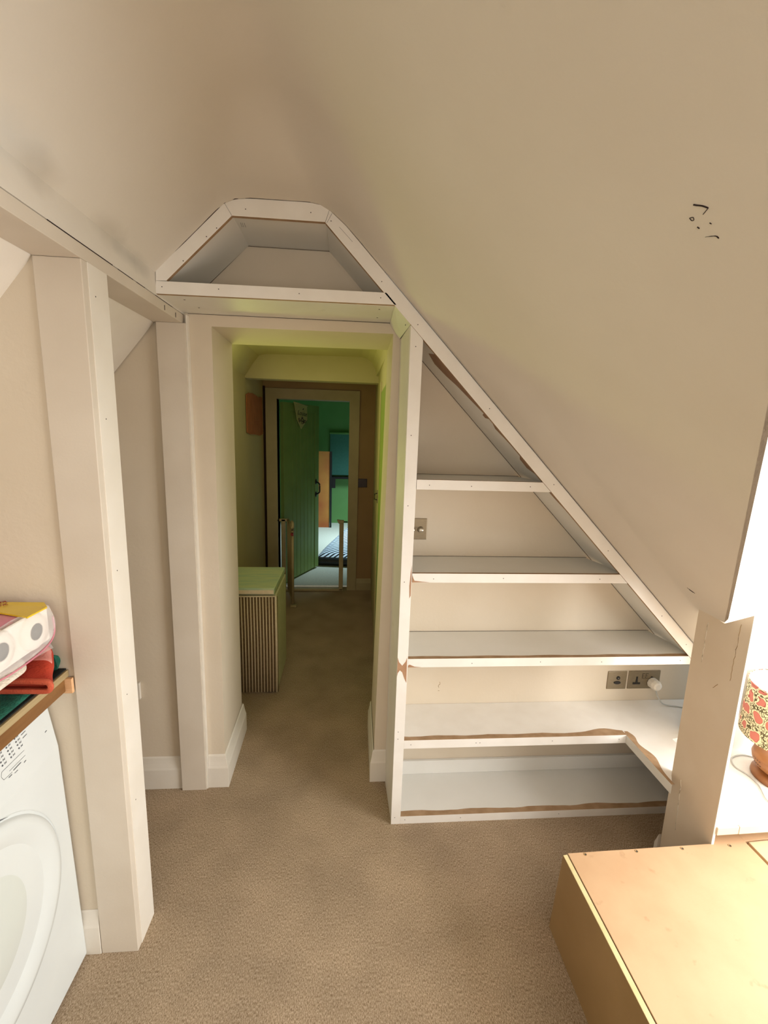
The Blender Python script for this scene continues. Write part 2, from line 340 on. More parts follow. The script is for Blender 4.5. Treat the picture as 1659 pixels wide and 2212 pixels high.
for z in (.48, 1.63): box('window_frame', 2.075, 2.11, -.37, 1.17, z - .02, z + .02, 'trim', win)
struct(box('wall_knee', 1.56, 1.62, 1.42, 1.705, 0, .33, 'wall', bv=0))

# ------------------------------------------------------------------ left side: wall plate, posts, eaves bays
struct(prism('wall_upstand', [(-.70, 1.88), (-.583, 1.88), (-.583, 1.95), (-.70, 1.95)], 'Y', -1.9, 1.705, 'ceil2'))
beam = prism('wall_plate_beam', [(-.683, 1.848), (-.583, 1.848), (-.583, 1.8785), (-.683, 1.8785)], 'Y', -1.9, 1.700, 'post', bv=.0015)
tag(beam, 'long beige boxed beam running along the top of the left posts', 'beam')
for i, (y0, y1) in enumerate(((.985, 1.225), (1.25, 1.33), (1.35, 1.40), (1.47, 1.60))):
    box('joint_crack', -.5835, -.5826, y0, y1, 1.8783, 1.8797 if i else 1.8801, 'darkcrack', beam, bv=0)
for y in (1.532, 1.622): box('chip', -.5835, -.5825, y, y + .004, 1.853, 1.868, 'darkcrack', beam, bv=0)
struct(prism('ceiling_eaves', [(-.683, 1.852), (-1.50, .872), (-1.50, .93), (-.683, 1.91)], 'Y', -1.9, 1.70, 'trim'))
struct(box('wall_partition', -1.44, -.684, 1.095, 1.185, 0, 1.86, 'wall', bv=0))
p1 = thing('boxed_post', 'wide white painted post in front, nearest the washing machine', 'post', (-.633, 1.14, 0))
box('facing', -.683, -.583, 1.088, 1.191, 0, 1.8475, 'post', p1, bv=.0015)
box('corner_strip', -.5835, -.5815, 1.110, 1.191, 0.0, 1.8475, 'trim', p1, bv=.0006)
for (y, z) in ((1.133, 1.782), (1.137, 1.509), (1.133, 1.132), (1.133, .787), (1.135, .461)):
    disc('screw', (-.5815, y, z), .0016, 'X', .0005, 'screw', p1, 10)
p2 = thing('boxed_post', 'narrower white post standing against the left of the doorway', 'post', (-.62, 1.69, 0))
box('facing', -.670, -.572, 1.677, 1.7045, 0, 1.8475, 'post', p2, bv=.001)
box('edge_strip', -.572, -.5665, 1.683, 1.7045, 0, 1.875, 'trim', p2, bv=.0006)

def skirt(name, path, h, m='trim', t=.016):
    """moulded skirting along a floor path; room side is to the left of travel"""
    prof = [(0, 0), (t, 0), (t, h * .62), (t * .8, h * .68), (t * .55, h * .80), (t * .3, h * .96), (0, h)]
    P = [Vector((x, y)) for x, y in path]; rings = []
    for i, p in enumerate(P):
        d0 = (P[i] - P[i - 1]).normalized() if i else None; d1 = (P[i + 1] - P[i]).normalized() if i < len(P) - 1 else None
        n0 = Vector((-d0.y, d0.x)) if d0 else None; n1 = Vector((-d1.y, d1.x)) if d1 else None
        if n0 and n1: nn = (n0 + n1); nn = nn / nn.dot(n0)
        else: nn = n0 or n1
        rings.append([(p.x + nn.x * a, p.y + nn.y * a, z) for a, z in prof])
    vs = [v for r in rings for v in r]; k = len(prof); fs = []
    for i in range(len(P) - 1):
        for j in range(k): fs.append((i * k + j, i * k + (j + 1) % k, (i + 1) * k + (j + 1) % k, (i + 1) * k + j))
    fs.append(tuple(range(k))); fs.append(tuple(range(len(vs) - 1, len(vs) - k - 1, -1)))
    return struct(bev(pydata(name, vs, fs, m), .0008))
skirt('baseboard_left', [(-.672, 1.7045), (-1.44, 1.7045)], .142)
skirt('baseboard_partition', [(-.6845, 1.0945), (-1.44, 1.0945)], .146, t=.008)
skirt('baseboard_door_left', [(-.508, 2.06), (-.500, 1.7045), (-.566, 1.7045)], .146, t=.017)
skirt('baseboard_door_right', [(.186, 1.7045), (.127, 1.7045), (.133, 2.06)], .147, t=.014)
sw = box('cable_cover', -.835, -.819, 1.692, 1.704, .411, .482, 'trim'); tag(sw, 'small white plastic cover on the wall between the two left posts', 'wall cover')

# ------------------------------------------------------------------ fitted shelving unit around the doorway
unit = thing('fitted_shelving_unit', 'white primed board shelving unit built in under the sloping ceiling', 'shelving', (.7, 1.6, 0))
F0, F1, BK = 1.475, 1.4885, 1.704
rawdn = lambda n, c: n.z < -.9
def pboard(name, pts, y0=F0, y1=F1, m=('strip', 'raw'), raw=None): return prism(name, pts, 'Y', y0, y1, list(m), unit, .0007, raw)
xi = lambda z: (2.025 - z) / 1.021
pboard('stile', [(.186, 0), (.2222, 0), (.2255, .9), (.229, 1.7895), (.2245, 1.7955), (.188, 1.833)])
pboard('lintel_rail', [(-.585, 1.885), (.1415, 1.8895), (.108, 1.924), (-.582, 1.921)], raw=rawdn)
pboard('left_slope_rail', [(-.582, 1.9215), (-.551, 1.923), (-.355, 2.111), (-.376, 2.144), (-.40, 2.121), (-.49, 2.034), (-.581, 1.952)], raw=lambda n, c: n.z < -.4 and n.x > .4)
pboard('top_rail', [(-.355, 2.111), (-.082, 2.111), (-.070, 2.145), (-.092, 2.156), (-.13, 2.1615), (-.30, 2.1605), (-.345, 2.1555), (-.375, 2.143)], raw=rawdn)
pboard('diagonal_rail', [(-.082, 2.1095), (1.31, .6875), (1.36, .6365), (1.36, .6964), (.10, 1.983), (-.02, 2.1045), (-.070, 2.1445)], raw=lambda n, c: n.z < -.4 and n.x < -.4 and abs(c.x) < 2)
# liners behind the rails
pboard('soffit_lining', [(-.585, 1.8855), (.142, 1.8885), (.142, 1.9), (-.585, 1.9)], F1, BK, ('board', 'raw'))
loft('gusset_lining', [(.1345, F0 + .0005, 1.8875), (.1868, F0 + .0005, 1.8343), (.1935, F0 + .0005, 1.841), (.1415, F0 + .0005, 1.8945)], [(.140, BK, 1.884), (.176, BK, 1.833), (.186, BK, 1.840), (.150, BK, 1.893)], 'board', unit, bv=.0008)
loft('side_lining', [(.187, F1, 0), (.187, F1, 1.836), (.203, F1, 1.832), (.203, F1, 0)], [(.180, BK, 0), (.180, BK, 1.832), (.203, BK, 1.832), (.203, BK, 0)], 'board', unit, bv=.0008)
pboard('left_slope_lining', [(-.565, 1.918), (-.355, 2.1165), (-.365, 2.127), (-.580, 1.922)], F1, BK, ('shelf', 'raw'))
pboard('top_lining', [(-.360, 2.116), (-.078, 2.116), (-.078, 2.128), (-.360, 2.128)], F1, BK, ('shelf', 'raw'))
pboard('diagonal_lining', [(-.080, 2.1135), (1.40, .6027), (1.41, .613), (-.072, 2.124)], F1, BK, ('shelf', 'raw'))
pboard('cupboard_floor', [(-.57, 1.902), (.12, 1.905), (.12, 1.917), (-.57, 1.917)], F1, BK, ('shelf', 'raw'))
def wavy_band(x0, x1, z, d, parent, n=40, bulge=None, y=F1 - .001):
    vs = []; rnd = random.Random(int(z * 1000))
    for i in range(n + 1):
        x = x0 + (x1 - x0) * i / n; w = d * (1 + .18 * math.sin(i * .7 + z * 9) + rnd.uniform(-.08, .08))
        if bulge: w += bulge[1] * math.exp(-((x - bulge[0]) / bulge[2]) ** 2)
        vs += [(x, y, z), (x, y + w, z)]
    return pydata('bare_edge_band', vs, [(2 * i, 2 * i + 2, 2 * i + 3, 2 * i + 1) for i in range(n)], 'raw', parent)
for k, (zt, x0) in enumerate(((1.345, .2285), (1.0165, .2270), (.694, .2250))):
    sh = prism('shelf', [(.204, F1), (xi(zt) + .03, F1), (xi(zt + .01), BK), (.204, BK)], 'Z', zt - .018, zt - .0025, 'shelf', unit, .0006)
    prism('edge_strip', [(x0, zt - .0335), (xi(zt - .0335) - .001, zt - .0335), (xi(zt) - .001, zt), (x0, zt)], 'Y', F0, F1 - .0005, ['strip', 'raw'], sh, .0006, raw=lambda n, c: n.z > .9)
    if k: wavy_band(x0, xi(zt) + .01, zt - .0021, .006 if k == 1 else .010, sh)
    xe = xi(zt)
    for f in (.10, .43, .9) if k < 2 else (.22, .46, .68, .97): disc('screw', (x0 + (xe - x0) * f, F0 + .0003, zt - .017 + random.uniform(-.003, .003)), .0016, 'Y', .0006, 'screw', sh, 10)
# bottom shelf
ps = box('shelf', .2225, 1.555, F1, BK, .003, .031, 'shelf', unit, .0006)
box('edge_strip', .2225, 1.40, F0, F1 - .0005, 0, .0335, ['strip', 'raw'], ps, .0006, raw=lambda n, c: n.z > .9)
wavy_band(.2225, 1.38, .0315, .014, ps, bulge=(1.0, .004, .05))
box('back_strip', .204, 1.555, 1.692, BK, .0315, .095, 'shelf', ps, .001)
for x in (.24, .46, .86): disc('screw', (x, F0 + .0003, .018), .0016, 'Y', .0006, 'screw', ps, 10)
for (x, z) in ((.206, 1.769), (.203, 1.49), (.202, 1.255), (.200, .985), (.2, .40), (.2, .37), (.2, .03), (-.565, 1.905), (-.40, 1.907), (-.16, 1.907), (.09, 1.908), (-.50, 1.98), (-.43, 2.05), (-.40, 2.075),
               (-.315, 2.131), (-.125, 2.134), (-.065, 2.115), (.092, 1.955), (.21, 1.835), (.46, 1.585), (.705, 1.338), (.93, 1.105), (1.17, .857), (1.285, .742)):
    disc('screw', (x, F0 + .0003, z), .0016, 'Y', .0006, 'screw', unit, 10)
for (x, y) in ((-.52, 1.53), (-.505, 1.62), (.09, 1.53), (.09, 1.64)): disc('screw', (x, y, 1.8858 + .003 * (x + .585) / .727), .003, 'Z', -.0008, 'screw', unit, 10)
for (t, s) in ((.25, .15), (.25, .8), (.8, .15), (.8, .8)):
    x = .142 + .045 * t; z = 1.888 - .053 * t; disc('screw', (x - .003, F0 + .015 + s * .19, z - .003), .0032, 'X', .001, 'screw', unit, 10)
# bare patches where the paint is sanded off
def patch(name, pts, y, parent, m='raw'):
    k = len(pts); return pydata(name, [(x, y - .0004, z) for x, z in pts] + [(x, y + .0004, z) for x, z in pts],
                                [tuple(range(k)), tuple(range(2 * k - 1, k - 1, -1))] + [(i, (i + 1) % k, (i + 1) % k + k, i + k) for i in range(k)], m, parent)
M['sanded'] = mat('sanded_brown_patch', 'b08a6a', 'a67c5c', .8, 30)
patch('sanded_patch', [(.1875, .700), (.193, .682), (.205, .668), (.217, .684), (.2215, .700), (.2225, .60), (.214, .618), (.206, .642), (.197, .650), (.190, .640), (.1875, .625)], F0, unit, 'sanded')
patch('sanded_patch', [(.2245, 1.045), (.2215, 1.02), (.2185, .97), (.2205, .925), (.2245, .935)], F0, unit, 'sanded')
patch('sanded_patch', [(.2275, 1.010), (.232, .998), (.236, .990), (.262, .987), (.29, .985), (.2275, .9835)], F0, unit, 'sanded')
patch('sanded_patch', [(.226, .668), (.232, .672), (.250, .664), (.275, .6615), (.226, .661)], F0, unit, 'sanded')
def liner_patch(pts):
    # (distance along, depth from front) on the diagonal lining
    vs = []
    for x, d in pts: vs.append((x, F1 + d, 2.0319 - 1.021 * x - .0007))
    k = len(vs); return pydata('sanded_patch', vs, [tuple(range(k))], M['sanded2'], unit)
M['sanded2'] = mat('sanded_brown_streak', '8f7059', '9c7b62', .8, 30)
liner_patch([(.275, .002), (.262, .07), (.29, .10), (.33, .085), (.36, .06), (.42, .035), (.47, .012), (.48, .002)])
liner_patch([(.45, .01), (.455, .045), (.465, .045), (.47, .01)])
liner_patch([(.475, .006), (.50, .035), (.53, .022), (.56, .014), (.60, .004)])
liner_patch([(.585, .01), (.60, .045), (.63, .05), (.645, .02), (.66, .004)])
liner_patch([(.70, .004), (.705, .03), (.73, .028), (.77, .016), (.82, .004)])
# open joint between the top rails and the ceiling, and dark joints at the back of the bays
tube('joint_gap', [(-.5815, F0 - .0005, 1.9515), (-.49, F0 - .0005, 2.0345), (-.40, F0 - .0005, 2.1215), (-.375, F0 - .0005, 2.1435), (-.345, F0 - .0005, 2.1563), (-.30, F0 - .0005, 2.1613), (-.13, F0 - .0005, 2.1622), (-.092, F0 - .0005, 2.1565)], .0011, 'darkcrack', unit, 6, taper=(.5, .8, .5, 1, .6, 1, 1.3, 1.7, 1.5, 1.2, .9, .6, .6))
tube('joint_gap', [(.10, F0 - .0003, 1.9835), (.45, F0 - .0003, 1.6265), (1.30, F0 - .0003, .7595)], .0006, 'darkcrack', unit, 5, False)
M['jl'] = mat('dark_joint_line', '4a3f33', '574a3c', .9)
for zz, xa, xb in ((1.345, .204, .667), (1.0165, .204, .984), (.694, .204, 1.30), (.3605, .204, 1.59), (.031, .204, 1.5)):
    tube('back_joint', [(xa, BK - .0003, zz - .002), (xb, BK - .0003, zz - .002)], .0009, 'jl', unit, 5, False)
tube('back_joint', [(.21, BK - .0003, 1.8165), (1.37, BK - .0003, .632)], .0010, 'jl', unit, 5, False)
tube('back_joint', [(-.545, BK - .0003, 1.935), (-.36, BK - .0003, 2.1135), (-.078, BK - .0003, 2.1135), (.10, BK - .0003, 1.93)], .0010, 'jl', unit, 5, False)
tube('back_joint', [(-.57, BK - .0003, 1.885), (.14, BK - .0003, 1.8872)], .0008, 'jl', unit, 5, False)
# pencil marks
for (x0, z0, x1, z1) in ((-.355, 2.111, -.376, 2.144), (-.082, 2.111, -.070, 2.145), (-.078, 2.108, -.062, 2.136), (-.04, 2.10, .0, 2.062)):
    tube('pencil_line', [(x0, F0 - .0001, z0), (x1, F0 - .0001, z1)], .0004, 'print', unit, 5, False)
for x in (-.343, -.338, -.332): tube('pencil_line', [(x, 1.53, 2.1158), (x - .002, 1.56, 2.1158)], .0005, 'print', unit, 5, False)

# ------------------------------------------------------------------ continuous worktop
wt = thing('worktop', 'low white L-shaped worktop running from the shelves to the window recess', 'worktop', (1.1, 1.5, .33))
prism('shelf_part', [(.204, F1), (1.1045, F1), (1.1045, 1.232), (1.143, 1.289), (1.27, 1.30), (1.27, 1.45), (1.60, 1.51), (1.60, BK), (.204, BK)], 'Z', .331, .3605, 'strip', wt, .0006)
es = prism('edge_strip', [(.2235, F0), (1.098, F0), (1.1045, F1 - .0005), (.2235, F1 - .0005)], 'Z', .3285, .3635, ['strip', 'raw'], wt, .0006, raw=lambda n, c: n.z > .9)
prism('edge_strip', [(1.098, F0), (1.1045, F1 - .0005), (1.1045, 1.232), (1.098, 1.225)], 'Z', .3285, .3635, ['board', 'raw'], wt, .0006, raw=lambda n, c: n.z > .9)
wavy_band(.2245, 1.10, .3612, .013, wt, bulge=(1.03, .022, .06))
vs = []
for i in range(25):
    y = 1.50 - .27 * i / 24; w = .008 + .022 * math.exp(-((y - 1.36) / .05) ** 2) + .016 * math.exp(-((y - 1.47) / .03) ** 2)
    vs += [(1.104, y, .3612), (1.104 + w, y, .3612)]
pydata('bare_edge_band', vs, [(2 * i, 2 * i + 1, 2 * i + 3, 2 * i + 2) for i in range(24)], 'raw', wt)
prism('window_part', [(1.157, 1.098), (2.06, 1.12), (2.06, 1.42), (1.157, 1.42)], 'Z', .305, .3298, 'strip', wt, .0006)
prism('front_edging', [(1.152, 1.090), (1.225, 1.0915), (1.225, 1.0985), (1.152, 1.0975)], 'Z', .303, .330, 'nib', wt, .002)
prism('front_edging', [(1.2262, 1.0915), (2.06, 1.112), (2.06, 1.12), (1.2262, 1.0985)], 'Z', .303, .330, 'nib', wt, .001)
for z in (.17,): disc('screw', (.25, F0 + .0003, .345), .0016, 'Y', .0006, 'screw', wt, 10)
for x in (.50, .515, .80, 1.07): disc('screw', (x, F0 + .0003, .346), .0016, 'Y', .0006, 'screw', wt, 10)
tube('scribe_line', [(1.235, 1.175, .3299), (1.247, 1.117, .3299)], .0005, 'print', wt, 5, False)
tube('scribe_line', [(1.245, 1.172, .3299), (1.275, 1.160, .3299)], .0004, 'print', wt, 5, False)

# ------------------------------------------------------------------ panel between shelves and window recess
nib = thing('partition_panel', 'tall beige upright panel with hairline cracks under the slope', 'panel', (1.15, 1.19, 0))
prism('panel', [(1.287, 0), (1.287, .972), (1.186, .958), (1.097, 1.022), (1.097, 0)], 'X', 1.145, 1.152, 'nib', nib, .0006)
prism('edge_bead', [(1.0955, .0), (1.0975, .0), (1.0975, 1.022), (1.0955, 1.022)], 'X', 1.1452, 1.1535, 'strip', nib, .0003)
def crack(pts, m, r):
    tube('hairline_crack', [(1.1448, y, z) for y, z in pts], r, m, nib, 5, False)
def jag(y0, z0, y1, z1, n, a, seed):
    r = random.Random(seed); return [(y0 + (y1 - y0) * i / n + r.uniform(-a, a), z0 + (z1 - z0) * i / n) for i in range(n + 1)]
crack(jag(1.243, .937, 1.243, .80, 14, .0018, 1), 'whitecrack', .0009)
crack(jag(1.243, .365, 1.233, .178, 18, .0018, 2), 'whitecrack', .0009)
crack(jag(1.131, .98, 1.133, .80, 16, .0018, 3), 'mdfside', .0006)
crack(jag(1.172, .765, 1.186, .745, 5, .001, 4), 'mdfside', .0008)
bev(prism('skirting_end', [(1.2875, 0), (1.303, 0), (1.303, .06), (1.296, .078), (1.290, .098), (1.2875, .105)], 'X', 1.135, 1.152, 'trim', nib), .001)

# ------------------------------------------------------------------ window-seat box in bare board
bx = thing('window_seat_box', 'large bare brown fibreboard box on the carpet by the window', 'box', (1.1, .5, 0))
H = .265
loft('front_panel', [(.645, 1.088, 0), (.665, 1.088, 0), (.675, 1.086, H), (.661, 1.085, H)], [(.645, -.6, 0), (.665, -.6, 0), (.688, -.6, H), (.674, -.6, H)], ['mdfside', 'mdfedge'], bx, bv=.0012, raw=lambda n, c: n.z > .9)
prism('top_panel', [(.6775, 1.089), (1.150, 1.0985), (1.150, 1.15), (1.262, 1.15), (1.266, -.6), (.6905, -.6)], 'Z', H - .018, H + .001, 'mdf', bx, .001)
prism('rear_top_panel', [(1.262, 1.102), (2.05, 1.14), (2.05, 1.20), (1.262, 1.15)], 'Z', H - .018, H + .001, 'mdf', bx, .0005)
prism('lid', [(1.272, 1.098), (1.95, 1.13), (1.95, .3), (1.276, .3)], 'Z', H - .016, H + .0012, 'lid', bx, .0015)
prism('lid_support', [(1.262, 1.100), (1.30, 1.100), (1.30, -.6), (1.262, -.6)], 'Z', H - .035, H - .018, 'mdfedge', bx)
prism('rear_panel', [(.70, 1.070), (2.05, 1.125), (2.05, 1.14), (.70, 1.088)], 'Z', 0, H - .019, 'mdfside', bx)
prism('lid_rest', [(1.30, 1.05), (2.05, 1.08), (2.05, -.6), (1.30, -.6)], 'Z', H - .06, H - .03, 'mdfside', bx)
for x in (.729, .893, 1.042, 1.201):
    lathe('screw_hole', [(0, .0003), (.0035, .0003), (.0042, .0009), (.0052, .0006), (.0056, 0)], (x, 1.083 + .012 * (x - .729), H + .001), 'mdfside', bx, 'Z', 16)
    disc('screw_head', (x + .0008, 1.0822 + .012 * (x - .729), H + .0013), .0028, 'Z', .0003, 'screw', bx, 12)

# ------------------------------------------------------------------ sockets, dimmer, plug and cord
def plate(name, label, cat, x0, x1, z0, z1):
    t = thing(name, label, cat, ((x0 + x1) / 2, 1.704, (z0 + z1) / 2))
    box('faceplate', x0, x1, 1.7005, 1.705, z0, z1, 'plaque', t, .002); return t
d = plate('dimmer_switch', 'bronze metal dimmer plate with round knob half behind the shelf upright', 'switch', .225, .312, 1.083, 1.168)
lathe('knob', [(0, .020), (.0085, .020), (.010, .018), (.0105, .004), (.013, 0)], (.2865, 1.7005, 1.124), 'chrome', d, 'Y', 24)
lathe('knob', [(0, .020), (.0085, .020), (.010, .018), (.0105, .004), (.013, 0)], (.2525, 1.7005, 1.124), 'chrome', d, 'Y', 24)
s1 = plate('aerial_socket', 'square bronze aerial socket plate left of the double power socket', 'socket', 1.143, 1.230, .418, .502)
lathe('round_outlet', [(0, .002), (.0045, .002), (.005, .003), (.008, .003), (.0085, 0)], (1.190, 1.7005, .471), 'socketblack', s1, 'Y', 20)
disc('pin', (1.190, 1.6985, .471), .002, 'Y', .001, 'chrome', s1, 10)
bev(prism('slot_outlet', [(1.172 + .016 + .016 * math.cos(a) * 1.0, .449 + .0075 * math.sin(a)) for a in [i * math.pi / 8 for i in range(16)]], 'Y', 1.6985, 1.701, 'socketblack', s1), .0004)
s2 = plate('double_power_socket', 'double bronze power socket with a white plug in its right side', 'socket', 1.238, 1.384, .418, .503)
for cx in (1.277, 1.345):
    box('earth_slot', cx - .0035, cx + .0035, 1.6995, 1.7008, .459, .476, 'socketblack', s2, 0)
    box('pin_slot', cx - .017, cx + .017, 1.6995, 1.7008, .440, .449, 'socketblack', s2, 0); box('pin_slot', cx - .0045, cx + .0045, 1.6994, 1.7008, .449, .460, 'socketblack', s2, 0)
for cx in (1.306, 1.322):
    for a in ((cx - .006, cx - .0048, .468, .490), (cx - .006, cx + .006, .4888, .490), (cx - .006, cx + .006, .468, .4692), (cx - .004, cx + .005, .4785, .4797)):
        box('switch_outline', a[0], a[1], 1.6996, 1.7008, a[2], a[3], 'socketblack', s2, 0)
cordt = thing('plug_with_cord', 'round white plug and pale cord trailing right across the worktop', 'plug', (1.345, 1.68, .45))
lathe('plug_body', [(0, .040), (.012, .040), (.019, .036), (.0235, .022), (.0245, .004), (.0245, 0)], (1.350, 1.6985, .448), 'plug', cordt, 'Y', 10, smooth=False)
tube('cord', [(1.350, 1.672, .428), (1.353, 1.66, .405), (1.372, 1.655, .378), (1.40, 1.655, .3655), (1.46, 1.64, .3635), (1.53, 1.60, .3635), (1.585, 1.53, .3635)], .0026, 'cord', cordt)
# pencil scribble on the plaster by the shelves
for pts in ([(.398, .436), (.395, .445), (.402, .452), (.400, .462)], [(.395, .422), (.401, .421)]):
    tube('pencil_mark', [(x, 1.7046, z) for x, z in pts], .0008, 'mdfside', wf, 5)
for (x, z, r) in ((.42, 1.10, .010), (.455, 1.12, .009), (.40, 1.085, .007), (.50, 1.12, .006), (.49, 1.16, .008), (.56, 1.37, .008), (.43, 1.03, .009)):
    pass

# ------------------------------------------------------------------ table lamp
lc = (1.535, 1.268)
lamp = thing('table_lamp', 'wooden table lamp with pink and cream patterned drum shade', 'lamp', (lc[0], lc[1], .33))
lathe('base', [(0, 0), (.078, 0), (.081, .006), (.079, .018), (.066, .024), (.040, .028), (0, .028)], (lc[0], lc[1], .330), 'bowlwood', lamp, 'Z', 56)
lathe('body', [(0, .026), (.052, .026), (.070, .040), (.083, .062), (.086, .078), (.080, .098), (.060, .110), (.02, .116), (.012, .13), (.012, .17), (0, .17)], (lc[0], lc[1], .330), 'bowlwood', lamp, 'Z', 56)
for i in range(24):
    for r_ in range(3):
        if (i // 4) % 2 == 0:
            for q in range(1):
                a = math.radians(160 + i * 6.5); z = .330 + .056 + r_ * .008; rr = .0805 + .0022 * r_
                c = Vector((lc[0] + rr * math.cos(a), lc[1] + rr * math.sin(a), z)); tt = Vector((-math.sin(a), math.cos(a), 0)) * .0028; uu = Vector((.25 * math.cos(a), .25 * math.sin(a), 1)).normalized() * .0026
                pydata('inlay', [c - tt - uu, c + tt - uu, c + tt + uu, c - tt + uu], [(0, 1, 2, 3)], 'darkwood', lamp)
lathe('lampshade', [(.1345, .158), (.130, .350), (.1285, .350), (.133, .158)], (lc[0], lc[1], .330), 'shade', lamp, 'Z', 72)
lathe('shade_lining', [(.1325, .1585), (.128, .3495)], (lc[0], lc[1], .330), 'shadein', lamp, 'Z', 72)
lathe('shade_rim', [(.1278, .349), (.1300, .3525), (.1318, .349)], (lc[0], lc[1], .330), 'shade', lamp, 'Z', 72)
lathe('bulb', [(0, .245), (.016, .240), (.025, .222), (.022, .20), (.013, .185), (.013, .168), (0, .168)], (lc[0], lc[1], .330), 'shadein', lamp, 'Z', 24)
tube('flex', [(1.600, 1.33, .334), (1.52, 1.385, .3335), (1.46, 1.378, .3335), (1.435, 1.353, .3335), (1.427, 1.326, .3335), (1.438, 1.30, .3335), (1.442, 1.275, .3335), (1.436, 1.245, .3335), (1.424, 1.22, .3335), (1.405, 1.178, .3335), (1.42, 1.14, .3335)], .0024, 'cord', lamp)

# ------------------------------------------------------------------ left bay: washing machine under a timber worktop
wm = thing('washing_machine', 'white front-loading laundry machine under the timber worktop', 'appliance', (-1.02, .79, 0))
prof = [(-.722, .008), (-.728, .30), (-.7365, .675), (-.760, .838), (-.765, .850), (-1.30, .850), (-1.30, .008)]
body = prism('body', prof, 'Y', .492, 1.0865, 'white', wm, .004)
body.modifiers['b'].segments = 3
cy, cz = .788, .42
fx = lambda z: -.722 - .0215 * z if z < .675 else -.7365 - .144 * (z - .675)
def lathe_front(name, prof, m):
    o = lathe(name, prof, (0, 0, 0), m, wm, 'X', 96)
    for v in o.data.vertices:
        y, z = v.co.y + cy, v.co.z + cz; v.co = (v.co.x + (-.722 - .0215 * z), y, z)
    return o
lathe_front('door_rim', [(.252, -.0005), (.2515, .0012), (.2495, .0012), (.249, -.010), (.246, -.010), (.243, .006), (.236, .012), (.222, .013), (.20, .008), (.184, -.002), (.176, -.007)], 'white')
# flat grey crescent painting the shade in the hand-hold above the rim
vs = []; nseg = 30
for i in range(nseg + 1):
    a = math.radians(62 + 92 * i / nseg); w = .017 * math.sin(math.pi * i / nseg)
    for r_ in (.2485, .2485 + w):
        y, z = cy + r_ * math.cos(a), cz + r_ * math.sin(a); vs.append((-.7213 - .0215 * z + .0006, y, z))
hm = pydata('hand_hold_shade', vs, [(2 * i, 2 * i + 1, 2 * i + 3, 2 * i + 2) for i in range(nseg)], 'print', wm)
lathe_front('door_panel', [(.178, -.0075), (.170, -.006), (.150, -.002), (.10, .004), (.05, .007), (0, .008)], 'whitedoor')
def on_panel(y, z, off=.0006): return (fx(z) + off, y, z)
def mark(y0, z0, y1, z1, w, name='print_mark', m='print'):
    a, b_ = Vector((y0, z0)), Vector((y1, z1)); d_ = (b_ - a).normalized(); n_ = Vector((-d_.y, d_.x)) * w / 2
    pydata(name, [on_panel(*(a - n_)), on_panel(*(b_ - n_)), on_panel(*(b_ + n_)), on_panel(*(a + n_))], [(0, 1, 2, 3)], m, wm)
for c in range(3):
    y0 = .917 + .0255 * c; z0 = .789 + (.003 if c == 2 else 0)
    for r_ in range(5):
        y, z = y0 + .0014 * r_, z0 - .0092 * r_
        o = disc('indicator_dot', (0, 0, 0), .0021, 'X', .0003, 'print', wm, 12)
        for v in o.data.vertices: v.co = Vector(on_panel(y + v.co.y, z + v.co.z, .0005 + v.co.x))
        for q in range(3): mark(y + .006 + .0022 * q, z - .002 + .001 * (q % 2), y + .0072 + .0022 * q, z + .0025 - .001 * (q % 2), .0011, 'symbol')
        if c == 2 and r_ < 4: mark(y + .018, z + .004, y + (.040 if r_ < 2 else .032), z + .005, .0016, 'printed_word')
mark(.916, .741, .985, .741, .0007, 'outline'); mark(.916, .722, .940, .721, .0007, 'outline'); mark(.916, .741, .912, .732, .0007, 'outline'); mark(.912, .732, .916, .722, .0007, 'outline')
mark(.934, .7285, .984, .7285, .0007, 'outline'); mark(.944, .722, .968, .723, .0022, 'printed_word'); mark(.928, .717, .938, .717, .002, 'printed_word'); mark(.945, .714, .955, .714, .0015, 'printed_word'); mark(.975, .716, .982, .717, .002, 'printed_word')
mark(1.055, .735, 1.062, .736, .002, 'printed_word')
wtop = thing('timber_worktop', 'rough timber worktop with ply top above the white laundry machine', 'worktop', (-1.0, .6, .84))
box('timber_rail', -1.30, -.746, -.2, 1.078, .852, .8655, 'wood', wtop, .001)
box('front_rail', -.745, -.700, -.2, 1.078, .832, .866, 'wood', wtop, .0015)
box('ply_top', -1.40, -.698, -.2, 1.0930, .866, .8835, 'ply', wtop, .001)
box('black_liner', -1.39, -.703, -.2, 1.0925, .8838, .8870, 'blackfelt', wtop, .0005)
blk = box('timber_batten', -.7135, -.6845, 1.0785, 1.0875, .826, .8655, 'pine', bv=.001); tag(blk, 'small pale pine block fixed beside the front post at worktop height', 'block')

